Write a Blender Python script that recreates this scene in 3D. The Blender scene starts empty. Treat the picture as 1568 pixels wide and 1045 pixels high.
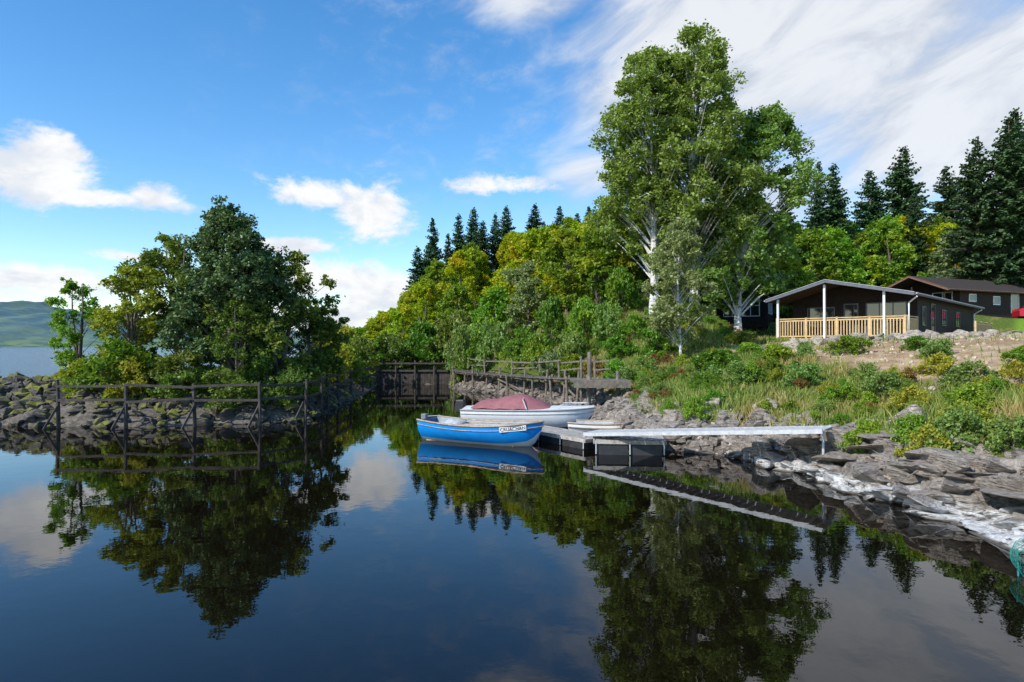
import bpy, bmesh, math, numpy as np
from mathutils import Vector, Matrix
R = np.random.RandomState(7)
sc = bpy.context.scene
COL = sc.collection

# ------------------------------------------------------------------ node helpers
class NT:
    def __init__(s, tree): s.t = tree; s.n = tree.nodes; s.l = tree.links
    def new(s, typ, **kw):
        nd = s.n.new(typ)
        for k, v in kw.items(): setattr(nd, k, v)
        return nd
    def put(s, sock, v):
        if hasattr(v, 'is_linked') or isinstance(v, bpy.types.NodeSocket): s.l.new(v, sock)
        else: sock.default_value = v
    def m(s, op, a, b=None, c=None, clamp=False):
        nd = s.new('ShaderNodeMath', operation=op); nd.use_clamp = clamp
        s.put(nd.inputs[0], a)
        if b is not None: s.put(nd.inputs[1], b)
        if c is not None: s.put(nd.inputs[2], c)
        return nd.outputs[0]
    def ss(s, v, a, b, lo=0.0, hi=1.0):
        nd = s.new('ShaderNodeMapRange', interpolation_type='SMOOTHSTEP')
        s.put(nd.inputs[0], v); nd.inputs[1].default_value = a; nd.inputs[2].default_value = b
        nd.inputs[3].default_value = lo; nd.inputs[4].default_value = hi
        return nd.outputs[0]
    def mix(s, f, a, b, blend='MIX'):
        nd = s.new('ShaderNodeMix', data_type='RGBA', blend_type=blend)
        s.put(nd.inputs[0], f)
        for i, v in ((6, a), (7, b)):
            if isinstance(v, (tuple, list)): v = (*v[:3], 1)
            s.put(nd.inputs[i], v)
        return nd.outputs[2]
    def noise(s, vec, scale, detail=4, rough=0.5, dist=0.0):
        nd = s.new('ShaderNodeTexNoise')
        if vec is not None: s.l.new(vec, nd.inputs['Vector'])
        nd.inputs['Scale'].default_value = scale; nd.inputs['Detail'].default_value = detail
        nd.inputs['Roughness'].default_value = rough; nd.inputs['Distortion'].default_value = dist
        return nd.outputs['Fac']
    def pos(s): return s.new('ShaderNodeNewGeometry').outputs['Position']
    def sep(s, v):
        nd = s.new('ShaderNodeSeparateXYZ'); s.l.new(v, nd.inputs[0]); return nd.outputs
    def comb(s, x, y, z):
        nd = s.new('ShaderNodeCombineXYZ')
        for i, v in enumerate((x, y, z)): s.put(nd.inputs[i], v)
        return nd.outputs[0]
    def bump(s, h, strength=0.5, dist=0.05):
        nd = s.new('ShaderNodeBump'); nd.inputs['Strength'].default_value = strength
        nd.inputs['Distance'].default_value = dist; s.l.new(h, nd.inputs['Height']); return nd.outputs[0]

def newmat(name):
    m = bpy.data.materials.new(name); m.use_nodes = True
    nt = NT(m.node_tree)
    p = m.node_tree.nodes['Principled BSDF']
    return m, nt, p

def simple(name, col, rough=0.6, var=0.15, scale=6, bump=0.0, metallic=0.0, spec=0.5, bscale=None):
    m, nt, p = newmat(name)
    tc = nt.new('ShaderNodeTexCoord').outputs['Object']
    n = nt.noise(tc, scale, 4, 0.6)
    c = nt.mix(nt.ss(n, 0.3, 0.7), tuple(x*(1-var) for x in col), tuple(min(1, x*(1+var)) for x in col))
    nt.l.new(c, p.inputs['Base Color'])
    p.inputs['Roughness'].default_value = rough; p.inputs['Metallic'].default_value = metallic
    p.inputs['Specular IOR Level'].default_value = spec
    if bump:
        nt.l.new(nt.bump(nt.noise(tc, bscale or scale*3, 5, 0.6), bump, 0.03), p.inputs['Normal'])
    return m

def leafmat(name, a, b, c=None, transl=0.34, hv=0.25):
    m, nt, p = newmat(name)
    g = nt.new('ShaderNodeNewGeometry')
    rnd = g.outputs['Random Per Island']
    col = nt.mix(rnd, a, b)
    if c is not None:
        col = nt.mix(nt.ss(nt.noise(g.outputs['Position'], 0.4, 1), 0.5, 0.68), col, c)
    oi = nt.new('ShaderNodeObjectInfo').outputs['Random']
    hs = nt.new('ShaderNodeHueSaturation')
    nt.l.new(col, hs.inputs['Color'])
    nt.l.new(nt.m('MULTIPLY_ADD', oi, 0.05, 0.475), hs.inputs['Hue'])
    nt.l.new(nt.m('MULTIPLY_ADD', nt.m('FRACT', nt.m('MULTIPLY', oi, 7.13)), hv*2, 1-hv), hs.inputs['Value'])
    df = nt.new('ShaderNodeBsdfDiffuse'); nt.l.new(hs.outputs[0], df.inputs[0])
    gl = nt.new('ShaderNodeBsdfGlossy'); gl.inputs['Roughness'].default_value = .45; gl.inputs[0].default_value = (.6,.65,.6,1)
    m0 = nt.new('ShaderNodeMixShader'); m0.inputs[0].default_value = .04
    nt.l.new(df.outputs[0], m0.inputs[1]); nt.l.new(gl.outputs[0], m0.inputs[2])
    nt.n.remove(p)
    tr = nt.new('ShaderNodeBsdfTranslucent')
    tcol = nt.mix(1.0, hs.outputs[0], (1.3, 1.35, 0.55), 'MULTIPLY')
    nt.l.new(tcol, tr.inputs[0])
    mx = nt.new('ShaderNodeMixShader'); mx.inputs[0].default_value = transl
    nt.l.new(m0.outputs[0], mx.inputs[1]); nt.l.new(tr.outputs[0], mx.inputs[2])
    nt.l.new(mx.outputs[0], nt.n['Material Output'].inputs[0])
    return m

# ------------------------------------------------------------------ mesh builder
class MB:
    def __init__(s): s.v = []; s.f = []; s.nv = 0
    def add(s, v, f, mat=0):
        v = np.asarray(v, float).reshape(-1, 3); f = np.asarray(f, np.int64)
        if f.ndim == 1: f = f[None]
        s.v.append(v); s.f.append((f + s.nv, mat)); s.nv += len(v)
    def box(s, x0, x1, y0, y1, z0, z1, mat=0):
        v = [(x0,y0,z0),(x1,y0,z0),(x1,y1,z0),(x0,y1,z0),(x0,y0,z1),(x1,y0,z1),(x1,y1,z1),(x0,y1,z1)]
        s.add(v, [(0,3,2,1),(4,5,6,7),(0,1,5,4),(1,2,6,5),(2,3,7,6),(3,0,4,7)], mat)
    def beam(s, a, b, w, h, mat=0):
        a = np.array(a, float); b = np.array(b, float); d = b-a; d /= np.linalg.norm(d)
        up = np.array([0,0,1.]) if abs(d[2]) < 0.95 else np.array([1.,0,0])
        r = np.cross(d, up); r /= np.linalg.norm(r); u = np.cross(r, d)
        q = [(-1,-1),(1,-1),(1,1),(-1,1)]
        v = [a + r*w/2*i + u*h/2*j for i,j in q] + [b + r*w/2*i + u*h/2*j for i,j in q]
        s.add(v, [(0,1,2,3),(4,7,6,5),(0,4,5,1),(1,5,6,2),(2,6,7,3),(3,7,4,0)], mat)
    def tube(s, pts, rad, n=6, mat=0, cap=True):
        pts = np.asarray(pts, float); k = len(pts)
        rad = np.broadcast_to(np.asarray(rad, float), (k,))
        d = np.gradient(pts, axis=0); d /= (np.linalg.norm(d, axis=1)[:, None] + 1e-9)
        ref = np.array([0.,0,1.]) if abs(d[0,2]) < 0.9 else np.array([1.,0,0])
        r = np.cross(d, ref); r /= (np.linalg.norm(r, axis=1)[:, None] + 1e-9); u = np.cross(r, d)
        a = np.arange(n)*2*math.pi/n
        v = pts[:,None] + rad[:,None,None]*(np.cos(a)[None,:,None]*r[:,None] + np.sin(a)[None,:,None]*u[:,None])
        i = np.arange(k-1)[:,None]*n; j = np.arange(n)[None]; j2 = (j+1) % n
        f = np.stack([i+j, i+j2, i+n+j2, i+n+j], -1).reshape(-1,4)
        s.add(v.reshape(-1,3), f, mat)
        if cap:
            s.add(v[0], [list(range(n))[::-1]], mat); s.add(v[-1], [list(range(n))], mat)
    def mesh(s, name, mats, smooth=False):
        me = bpy.data.meshes.new(name)
        v = np.concatenate(s.v); me.vertices.add(len(v)); me.vertices.foreach_set('co', v.ravel().astype(np.float32))
        loops = np.concatenate([f.ravel() for f,_ in s.f])
        tot = np.concatenate([np.full(len(f), f.shape[1]) for f,_ in s.f])
        mi = np.concatenate([np.full(len(f), m) for f,m in s.f])
        me.loops.add(len(loops)); me.loops.foreach_set('vertex_index', loops.astype(np.int32))
        me.polygons.add(len(tot))
        me.polygons.foreach_set('loop_start', (np.cumsum(tot)-tot).astype(np.int32))
        me.polygons.foreach_set('material_index', mi.astype(np.int32))
        me.polygons.foreach_set('use_smooth', np.full(len(tot), smooth))
        for m in mats: me.materials.append(m)
        me.update(calc_edges=True); me.validate()
        return me
    def obj(s, name, mats, parent=None, smooth=False, loc=None, rotz=0, bevel=0):
        o = bpy.data.objects.new(name, s.mesh(name, mats, smooth)); COL.objects.link(o)
        if parent: o.parent = parent
        if loc: o.location = loc
        o.rotation_euler[2] = rotz
        if bevel:
            b = o.modifiers.new('bevel', 'BEVEL'); b.width = bevel; b.segments = 2; b.limit_method = 'ANGLE'
        return o

def empty(name, loc=(0,0,0), rotz=0):
    o = bpy.data.objects.new(name, None); COL.objects.link(o); o.location = loc; o.rotation_euler[2] = rotz
    return o
def inst(name, me, loc, s=1.0, rz=0.0, parent=None, sz=None, tilt=(0,0)):
    o = bpy.data.objects.new(name, me); COL.objects.link(o)
    o.location = loc; o.scale = (s, s, sz if sz else s); o.rotation_euler = (tilt[0], tilt[1], rz)
    if parent: o.parent = parent
    return o

# ------------------------------------------------------------------ terrain function
LAND = np.array([(12,-20),(9.6,0),(8.9,7),(8.1,10),(7.5,12),(7.1,14.3),(6.8,16.2),(5.7,18),(4.4,18.9),(3.6,20.5),(3.1,24),(3.4,28),
 (3.2,31.5),(1.6,36),(-.3,40),(-3.6,45),(-4.9,51.5),(-10.5,52),(-9.9,46),(-9.4,40),(-8.9,32),(-8.3,28),(-8.4,26.2),(-10,25.2),
 (-12,24.8),(-16.4,24.2),(-19.6,25),(-26,26),(-34,29),(-34,33),(-26,32),(-20,33.5),(-15.5,38),(-15,46),(-17,56),(-19,68),(-18,85),
 (-14,110),(20,300),(400,1500),(5000,3800),(5000,-3000),(300,-3000)], float)
SAND = np.array([(11.2,34),(10.8,28),(10.8,22),(11.6,17.5),(13.2,14),(20,11),(60,20),(60,49),(38,48),(22,32),(18,36.5),(13.5,37)], float)
def sdf(poly, x, y):
    x = np.asarray(x, float); y = np.asarray(y, float)
    d = np.full(x.shape, 1e18); ins = np.zeros(x.shape, bool)
    n = len(poly)
    for i in range(n):
        ax, ay = poly[i]; bx, by = poly[(i+1) % n]
        ex, ey = bx-ax, by-ay; wx, wy = x-ax, y-ay
        t = np.clip((wx*ex+wy*ey)/(ex*ex+ey*ey), 0, 1)
        d = np.minimum(d, (wx-ex*t)**2+(wy-ey*t)**2)
        c = ((ay > y) != (by > y)) & (x < (bx-ax)*(y-ay)/((by-ay) if by != ay else 1e-9)+ax)
        ins ^= c
    return np.where(ins, 1, -1)*np.sqrt(d)
def sstep(v, a, b):
    t = np.clip((v-a)/(b-a), 0, 1); return t*t*(3-2*t)
def wob(x, y, f, s=0):
    return (np.sin(x*f+s)*np.cos(y*f*1.13+s*2)+.5*np.sin(x*f*2.3+y*f*1.7+s)+.35*np.sin(y*f*3.9-x*f*2.9+2*s))/1.6
PLAT = [((26.5,41.5),11.5,3.32),((44.5,60),10.5,5.75),((18.6,51.3),3.0,4.8),((45,55),6.5,5.15)]
def H(x, y):
    x = np.asarray(x, float); y = np.asarray(y, float)
    d = sdf(LAND, x, y) + 0.28*wob(x, y, 1.3, 1) + .12*wob(x, y, 3.7, 4)
    h = np.interp(d, [-40,-6,-2,0,.5,1.4,3,5,8,11,14,40], [-6,-3,-1,-.03,.34,.75,1.3,1.9,2.6,3.1,3.3,3.3])
    y0 = 33+17*sstep(x, 11, 18)
    e = np.maximum(0, y-y0)
    w = 10+16*sstep(y, 45, 65)
    hill = 13*(1-np.exp(-.26*e/13))*sstep(d/w, 0, 1)
    h = h+hill+0.07*wob(x, y, .9, 2)*sstep(d, .5, 3)+.03*wob(x, y, 3.1, 5)*sstep(d, 0, 1)
    for (cx, cy), r, z in PLAT:
        m = 1-sstep(np.hypot(x-cx, y-cy), r*.8, r*1.15)
        m = m*sstep(d, 3, 9)
        h = h*(1-m)+z*m
    return h
def h1(x, y): return float(H(np.array([x]), np.array([y]))[0])

def axis(a, b, step, lo, hi):
    c = list(np.arange(a, b+1e-6, step)); s = step; v = a
    pre = []
    while v > lo: s *= 1.18; v -= s; pre.append(v)
    s = step; v = c[-1]; post = []
    while v < hi: s *= 1.18; v += s; post.append(v)
    return np.array(pre[::-1]+c+post)
xs = axis(-30, 45, .3, -4500, 4500); ys = axis(6, 60, .3, -2500, 4500)
X, Y = np.meshgrid(xs, ys); Z = H(X, Y)
nx, ny = len(xs), len(ys)
i = np.arange(ny-1)[:,None]*nx; j = np.arange(nx-1)[None]
F = np.stack([i+j, i+j+1, i+nx+j+1, i+nx+j], -1).reshape(-1,4)
mb = MB(); mb.add(np.stack([X, Y, Z], -1).reshape(-1,3), F)

m_ground, nt, p = newmat('ground_mat')
P = nt.pos(); S = nt.sep(P)
at = nt.new('ShaderNodeAttribute', attribute_name='sand').outputs['Fac']
ar = nt.new('ShaderNodeAttribute', attribute_name='shore').outputs['Fac']
al = nt.new('ShaderNodeAttribute', attribute_name='lawn').outputs['Fac']
n1 = nt.noise(P, .7, 4, .6); n2 = nt.noise(P, 6, 5, .7)
grass = nt.mix(nt.ss(n1, .45, .66), (.09,.14,.022), (.24,.20,.07))
grass = nt.mix(nt.ss(n2, .35, .7), grass, (.06,.08,.02))
sand = nt.mix(nt.ss(n2, .3, .7), (.44,.30,.17), (.26,.17,.10))
sand = nt.mix(nt.ss(nt.noise(P, 1.5, 4), .45, .62), sand, (.48,.36,.23))
rock = nt.mix(nt.ss(n2, .35, .65), (.20,.17,.14), (.09,.08,.065))
c = nt.mix(nt.m('ADD', at, nt.m('MULTIPLY', nt.m('SUBTRACT', n2, .5), nt.m('MULTIPLY', nt.m('MULTIPLY', at, nt.m('SUBTRACT', 1.0, at)), 3.0)), clamp=True), grass, sand)
c = nt.mix(ar, c, rock)
c = nt.mix(al, c, nt.mix(nt.ss(n2,.3,.7), (.11,.21,.02), (.15,.25,.03)))
nt.l.new(c, p.inputs['Base Color']); p.inputs['Roughness'].default_value = .95; p.inputs['Specular IOR Level'].default_value = .15
nt.l.new(nt.bump(n2, .8, .12), p.inputs['Normal'])
ground = mb.obj('ground', [m_ground], smooth=True)
fx, fy = X.ravel(), Y.ravel()
ds = sdf(LAND, fx, fy); dsand = sdf(SAND, fx, fy)
def attr(name, v):
    a = ground.data.attributes.new(name, 'FLOAT', 'POINT'); a.data.foreach_set('value', v.astype(np.float32))
attr('sand', sstep(dsand+1.0*wob(fx, fy, .8, 3), -.7, .7))
attr('shore', np.maximum(1-sstep(ds+.5*wob(fx, fy, 1.1, 6), .9, 2.0), (fx < -15.5)*(fy < 36)*1.))
attr('lawn', sstep(sdf(np.array([(36,47.5),(60,45),(70,54),(42,54)],float), fx, fy), -.3, .3))

# ------------------------------------------------------------------ water
m, nt, p = newmat('water_mat')
P = nt.pos(); S = nt.sep(P)
mask = nt.m('MULTIPLY', nt.ss(S[0], -14, -18), nt.ss(S[1], 31, 36))
na = nt.noise(P, .8, 2, .5); nb = nt.noise(P, 4.5, 2, .5)
v2 = nt.new('ShaderNodeVectorMath', operation='MULTIPLY'); nt.l.new(P, v2.inputs[0]); v2.inputs[1].default_value = (.5, 1.2, 1)
nc = nt.noise(v2.outputs[0], 1.2, 3, .6)
calm = nt.m('MULTIPLY_ADD', nb, .0009, nt.m('MULTIPLY', na, .0028))
hgt = nt.m('ADD', calm, nt.m('MULTIPLY', nt.m('MULTIPLY', nc, mask), .5))
b = nt.new('ShaderNodeBump'); b.inputs['Strength'].default_value = 1; b.inputs['Distance'].default_value = 1
nt.l.new(hgt, b.inputs['Height']); nt.l.new(b.outputs[0], p.inputs['Normal'])
nt.l.new(nt.mix(mask, (.0045,.003,.0017), (.03,.07,.11)), p.inputs['Base Color'])
nt.l.new(nt.m('MULTIPLY_ADD', mask, .2, .004), p.inputs['Roughness'])
p.inputs['IOR'].default_value = 1.42
mb = MB(); mb.add([(-6000,-3000,0),(6000,-3000,0),(6000,6000,0),(-6000,6000,0)], [(0,1,2,3)])
mb.obj('water', [m])

# ------------------------------------------------------------------ far hills
m, nt, p = newmat('hill_mat')
P = nt.pos()
c = nt.mix(nt.ss(nt.noise(P, .012, 6, .65), .4, .6), (.045,.11,.14), (.10,.17,.13))  # blue cast in the base colours stands in for distance haze
c = nt.mix(nt.ss(nt.sep(P)[2], 0, 60), nt.mix(nt.ss(nt.noise(P,.02,5,.6),.4,.6),(.04,.10,.09),(.14,.21,.09)), c)
nt.l.new(c, p.inputs['Base Color']); p.inputs['Roughness'].default_value = 1
mb = MB(); nxh = 260; nyh = 24
hx = np.linspace(-4200, -300, nxh); hy = np.linspace(0, 1, nyh)
HX, HY = np.meshgrid(hx, hy)
ridge = np.interp(HX, [-4200,-2900,-2000,-1650,-1450,-1100,-700,-300], [380,280,160,125,95,70,50,8])
ridge = ridge*(1+.10*np.sin(HX*.006+1)+.06*np.sin(HX*.017)+.03*np.sin(HX*.05))
prof = np.sin(HY*math.pi*.5)
HZ = ridge*prof + 5*np.sin(HX*.09+HY*40)*HY - 2
mb.add(np.stack([HX, 2050+HY*1000+120*np.sin(HX*.004), HZ], -1).reshape(-1,3),
       np.stack([(np.arange(nyh-1)[:,None]*nxh+np.arange(nxh-1)[None])+k for k in (0,1,nxh+1,nxh)], -1).reshape(-1,4))
mb.obj('distant_hills', [m], smooth=True)

# ------------------------------------------------------------------ trees
def leafquads(c, size, rng, up=0.4, aspect=.62):
    n = len(c)
    nrm = rng.normal(size=(n,3)); nrm[:,2] = np.abs(nrm[:,2])*(1+up)+up*.5
    nrm /= np.linalg.norm(nrm, axis=1)[:,None]
    a = rng.normal(size=(n,3)); a -= (a*nrm).sum(1)[:,None]*nrm; a /= np.linalg.norm(a, axis=1)[:,None]
    b = np.cross(nrm, a)
    s = size*(.6+.8*rng.rand(n))[:,None]
    v = np.stack([c-a*s*.5, c+b*s*.5*aspect-a*s*.05, c+a*s*.5, c-b*s*.5*aspect-a*s*.05], 1).reshape(-1,3)
    return v, np.arange(n*4).reshape(-1,4)
PROF = {
 'round': lambda t: np.sin(np.pi*np.clip(t,0.04,.98)**.75)**.6,
 'tall': lambda t: np.interp(t, [0,.12,.35,.6,.8,.93,1], [.45,.8,1,.95,.72,.42,.12]),
 'cone': lambda t: np.interp(t, [0,.15,.45,.75,.92,1], [.7,1,1,.72,.4,.1]),
}
def tree(name, mats, seed, h, r, base, clumps, subs, per, leaf, tr, prof='round', rc=.26, lean=0., droop=0., ntr=1, inner=.4, flat=.75):
    g = np.random.RandomState(seed); mb = MB()
    tops = []
    k = 9; t = np.linspace(0, 1, k)
    for q in range(ntr):
        ph = g.rand(4)*6
        off = (g.rand(2)-.5)*r*.9 if ntr > 1 else np.zeros(2)
        px = off[0]*t + .025*h*np.sin(t*4+ph[0])*t + lean*h*t*t
        py = off[1]*t + .025*h*np.sin(t*5+ph[1])*t
        pts = np.stack([px, py, t*h*.95-.3*(1-t)], -1)
        mb.tube(pts, tr*(1-t)**.8*(1+.5*np.exp(-t*30))+.012*tr/.1, 8, 0); tops.append(pts)
    ph = g.rand(6)*6.28; cents = []
    for c in range(clumps):
        tt = g.rand()**.85; a = g.rand()*6.283
        rr = r*PROF[prof](tt)*(1+.22*math.sin(a*2+ph[0]+tt*5)+.14*math.sin(a*3+ph[1]-tt*9))
        rad = rr*(inner+(1-inner)*math.sqrt(g.rand()))*(.95 if g.rand() < .85 else 1.12)
        zc = h*base+tt*(h*(1-base)-r*rc*.3)
        tp = tops[g.randint(ntr)]; hz = zc/h
        bx = np.interp(hz, t, tp[:,0]); by = np.interp(hz, t, tp[:,1])
        ce = np.array([bx+rad*math.cos(a), by+rad*math.sin(a), zc-droop*rad])
        zs = max(h*base*.6, zc-rad*.8-.04*h)
        s0 = np.array([np.interp(zs/h, t, tp[:,0]), np.interp(zs/h, t, tp[:,1]), zs])
        mid = s0*.45+ce*.55+np.array([0,0,.10*rad])
        u = np.linspace(0,1,5)[:,None]
        path = (1-u)**2*s0+2*u*(1-u)*mid+u*u*ce
        br = tr*.26*(1-zs/h+.15)
        mb.tube(path, np.linspace(br, .008, 5), 5, 0, cap=False)
        R0 = r*rc*(.65+.7*g.rand())
        sd = g.normal(size=(subs,3)); sd /= np.linalg.norm(sd, axis=1)[:,None]
        sc_ = ce+sd*R0*(g.rand(subs,1)**.4)*np.array([1,1,flat])
        for q in range(0, subs, 3):
            mb.tube([ce, sc_[q]], [.02*tr/.15, .006], 3, 0, cap=False)
        L = np.repeat(sc_, per, 0)+g.normal(size=(subs*per,3))*R0*.2*np.array([1,1,.8])
        cents.append(L)
    L = np.concatenate(cents)
    v, f = leafquads(L, leaf, g); mb.add(v, f, 1)
    return mb.mesh(name, mats)
def conifer(name, mats, seed, h, r, base=.06, step=.38, nb=7, spray=.5, tr=.2, sparse=0.):
    g = np.random.RandomState(seed); mb = MB()
    mb.tube([(0,0,-.5),(0,0,h*.5),(0,0,h)], [tr, tr*.55, .02], 7, 0)
    Q = []; z = h*base
    while z < h*.985:
        t = z/h; L0 = r*(1-t)**.8*np.interp(t, [0,.15,1],[.8,1,1])+.12
        for b in range(nb):
            if g.rand() < sparse: continue
            a = g.rand()*6.283; L = L0*(.6+.6*g.rand()); n = max(2, int(L/.24))
            zj = z+g.normal()*.15
            u = (np.arange(n)+.7)/n; on = np.ones(n)
            d = np.array([math.cos(a), math.sin(a)]); pr = np.array([-d[1], d[0]])
            zz = zj+(.15*t-.30*(1-t))*u*L+.14*u*u*L
            bx = np.stack([d[0]*u*L, d[1]*u*L, zz], -1)
            if L > .8: mb.tube([(0,0,zj), bx[-1]], [.03, .008], 3, 0, cap=False)
            for sgn in (-1, 1, 0, .5, -.5):
                ln = spray*(.5+.6*(1-u))*(.7+.6*g.rand(n))*(.7 if sgn == 0 else 1)*min(1, .35+L/2.5)
                if sgn: dirv = np.stack([on*(d[0]*.55+pr[0]*sgn), on*(d[1]*.55+pr[1]*sgn), -.28+.3*g.normal(size=n)], -1)
                else: dirv = np.stack([on*d[0]*.8, on*d[1]*.8, -.5+.4*g.normal(size=n)], -1)
                dirv /= np.linalg.norm(dirv, axis=1)[:,None]
                side = np.cross(dirv, np.array([0,0,1.])+.5*g.normal(size=(n,3))); side /= np.linalg.norm(side, axis=1)[:,None]
                w = (.11+.07*g.rand(n))*min(1, .5+L/3)
                tip = bx+dirv*ln[:,None]; md = bx+dirv*ln[:,None]*.45
                Q.append(np.stack([bx, md+side*w[:,None], tip, md-side*w[:,None]], 1))
        z += step*(.8+.4*g.rand())*(.6+.5*(1-t))
    Q = np.concatenate(Q); mb.add(Q.reshape(-1,3), np.arange(len(Q)*4).reshape(-1,4), 1)
    return mb.mesh(name, mats)

bark = simple('bark_mat', (.13,.11,.09), .9, .3, 5, .6)
m_birchbark, nt, p = newmat('birch_bark_mat')
tc = nt.new('ShaderNodeTexCoord').outputs['Object']
vm = nt.new('ShaderNodeVectorMath', operation='MULTIPLY'); nt.l.new(tc, vm.inputs[0]); vm.inputs[1].default_value = (1.2,1.2,3.5)
c = nt.mix(nt.ss(nt.noise(vm.outputs[0], 1.6, 4, .7), .52, .64), (.62,.60,.56), (.09,.08,.07))
nt.l.new(c, p.inputs['Base Color']); p.inputs['Roughness'].default_value = .8
lf_birch = leafmat('birch_leaf_mat', (.13,.215,.035), (.27,.36,.095), hv=.1)
lf_pale = leafmat('pale_leaf_mat', (.19,.25,.09), (.29,.35,.15), hv=.15)
lf_lime = leafmat('lime_leaf_mat', (.21,.32,.012), (.39,.45,.022), (.44,.40,.02), transl=.40, hv=.18)
lf_green = leafmat('green_leaf_mat', (.095,.20,.018), (.21,.33,.032), (.28,.36,.028), hv=.25)
lf_dark = leafmat('alder_leaf_mat', (.085,.145,.022), (.22,.28,.05), hv=.15)
lf_yel = leafmat('yellow_leaf_mat', (.24,.28,.025), (.42,.40,.05), transl=.38, hv=.15)
lf_pine = leafmat('pine_needle_mat', (.055,.115,.045), (.16,.23,.08), transl=.15, hv=.15)
lf_con = leafmat('conifer_needle_mat', (.025,.068,.028), (.085,.15,.055), transl=.08, hv=.25)
lf_red = leafmat('rust_leaf_mat', (.28,.10,.04), (.22,.20,.05), hv=.2)

# near, individually named trees
def place(name, me, x, y, s=1., rz=0., sz=None, dz=0.):
    return inst(name, me, (x, y, h1(x, y)+dz), s, rz, None, sz)
b1 = tree('birch_a', [m_birchbark, lf_birch], 11, 16.8, 3.4, .20, 165, 13, 26, .21, .24, 'tall', rc=.21, inner=.3)
b2 = tree('birch_b', [m_birchbark, lf_birch], 12, 17.3, 3.8, .16, 205, 13, 26, .21, .26, 'tall', rc=.2, ntr=2, inner=.3)
b3 = tree('birch_c', [m_birchbark, lf_birch], 13, 15.0, 3.3, .16, 165, 13, 26, .21, .22, 'tall', rc=.21, lean=.11, inner=.3)
place('birch_tree', b1, 9.1, 42, 1, .3); place('birch_tree', b2, 12.0, 43, 1, 2.0); place('birch_tree', b3, 14.7, 42.5, 1, 0.)
sb = tree('slim_birch', [m_birchbark, lf_pale], 14, 7.4, 1.45, .2, 75, 10, 28, .14, .07, 'tall', rc=.3, inner=.2)
place('birch_tree', sb, 8.5, 33, 1, .4)
pine = tree('pine_mesh', [bark, lf_pine], 21, 7.5, 2.2, .14, 140, 13, 30, .14, .2, 'cone', rc=.2, inner=.3, flat=.95)
place('pine_tree', pine, -12.35, 28.6, 1., 1.)
al1 = tree('alder_a', [bark, lf_dark], 22, 6.5, 2.1, .10, 80, 12, 22, .15, .12, 'round', rc=.22, ntr=3, inner=.3)
al2 = tree('alder_b', [bark, lf_dark], 23, 6.4, 2.0, .12, 66, 12, 22, .15, .12, 'round', rc=.22, ntr=3, inner=.3)
ye = tree('sallow_a', [bark, lf_yel], 24, 5.0, 1.6, .12, 55, 11, 20, .14, .09, 'round', rc=.24, ntr=3)
gr = tree('alder_c', [bark, lf_green], 25, 5.0, 1.5, .12, 40, 10, 20, .14, .09, 'round', rc=.24, ntr=3)
place('alder_tree', al1, -10.4, 29.2, 1, 0); place('alder_tree', al2, -15.3, 30, .97, 0)
place('alder_tree', al1, -13.7, 31.5, .82, 2.); place('alder_tree', al2, -9.5, 31.2, .76, 2.)
place('alder_tree', al1, -11.6, 27.6, .58, 4.)
place('sallow_tree', ye, -16.5, 28.4, .95, 1); place('sallow_tree', gr, -19.5, 29.5, .86, 1)
place('sallow_tree', gr, -18.0, 31, .7, 3); place('sallow_tree', ye, -10.6, 36.5, .5, 3)

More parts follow.
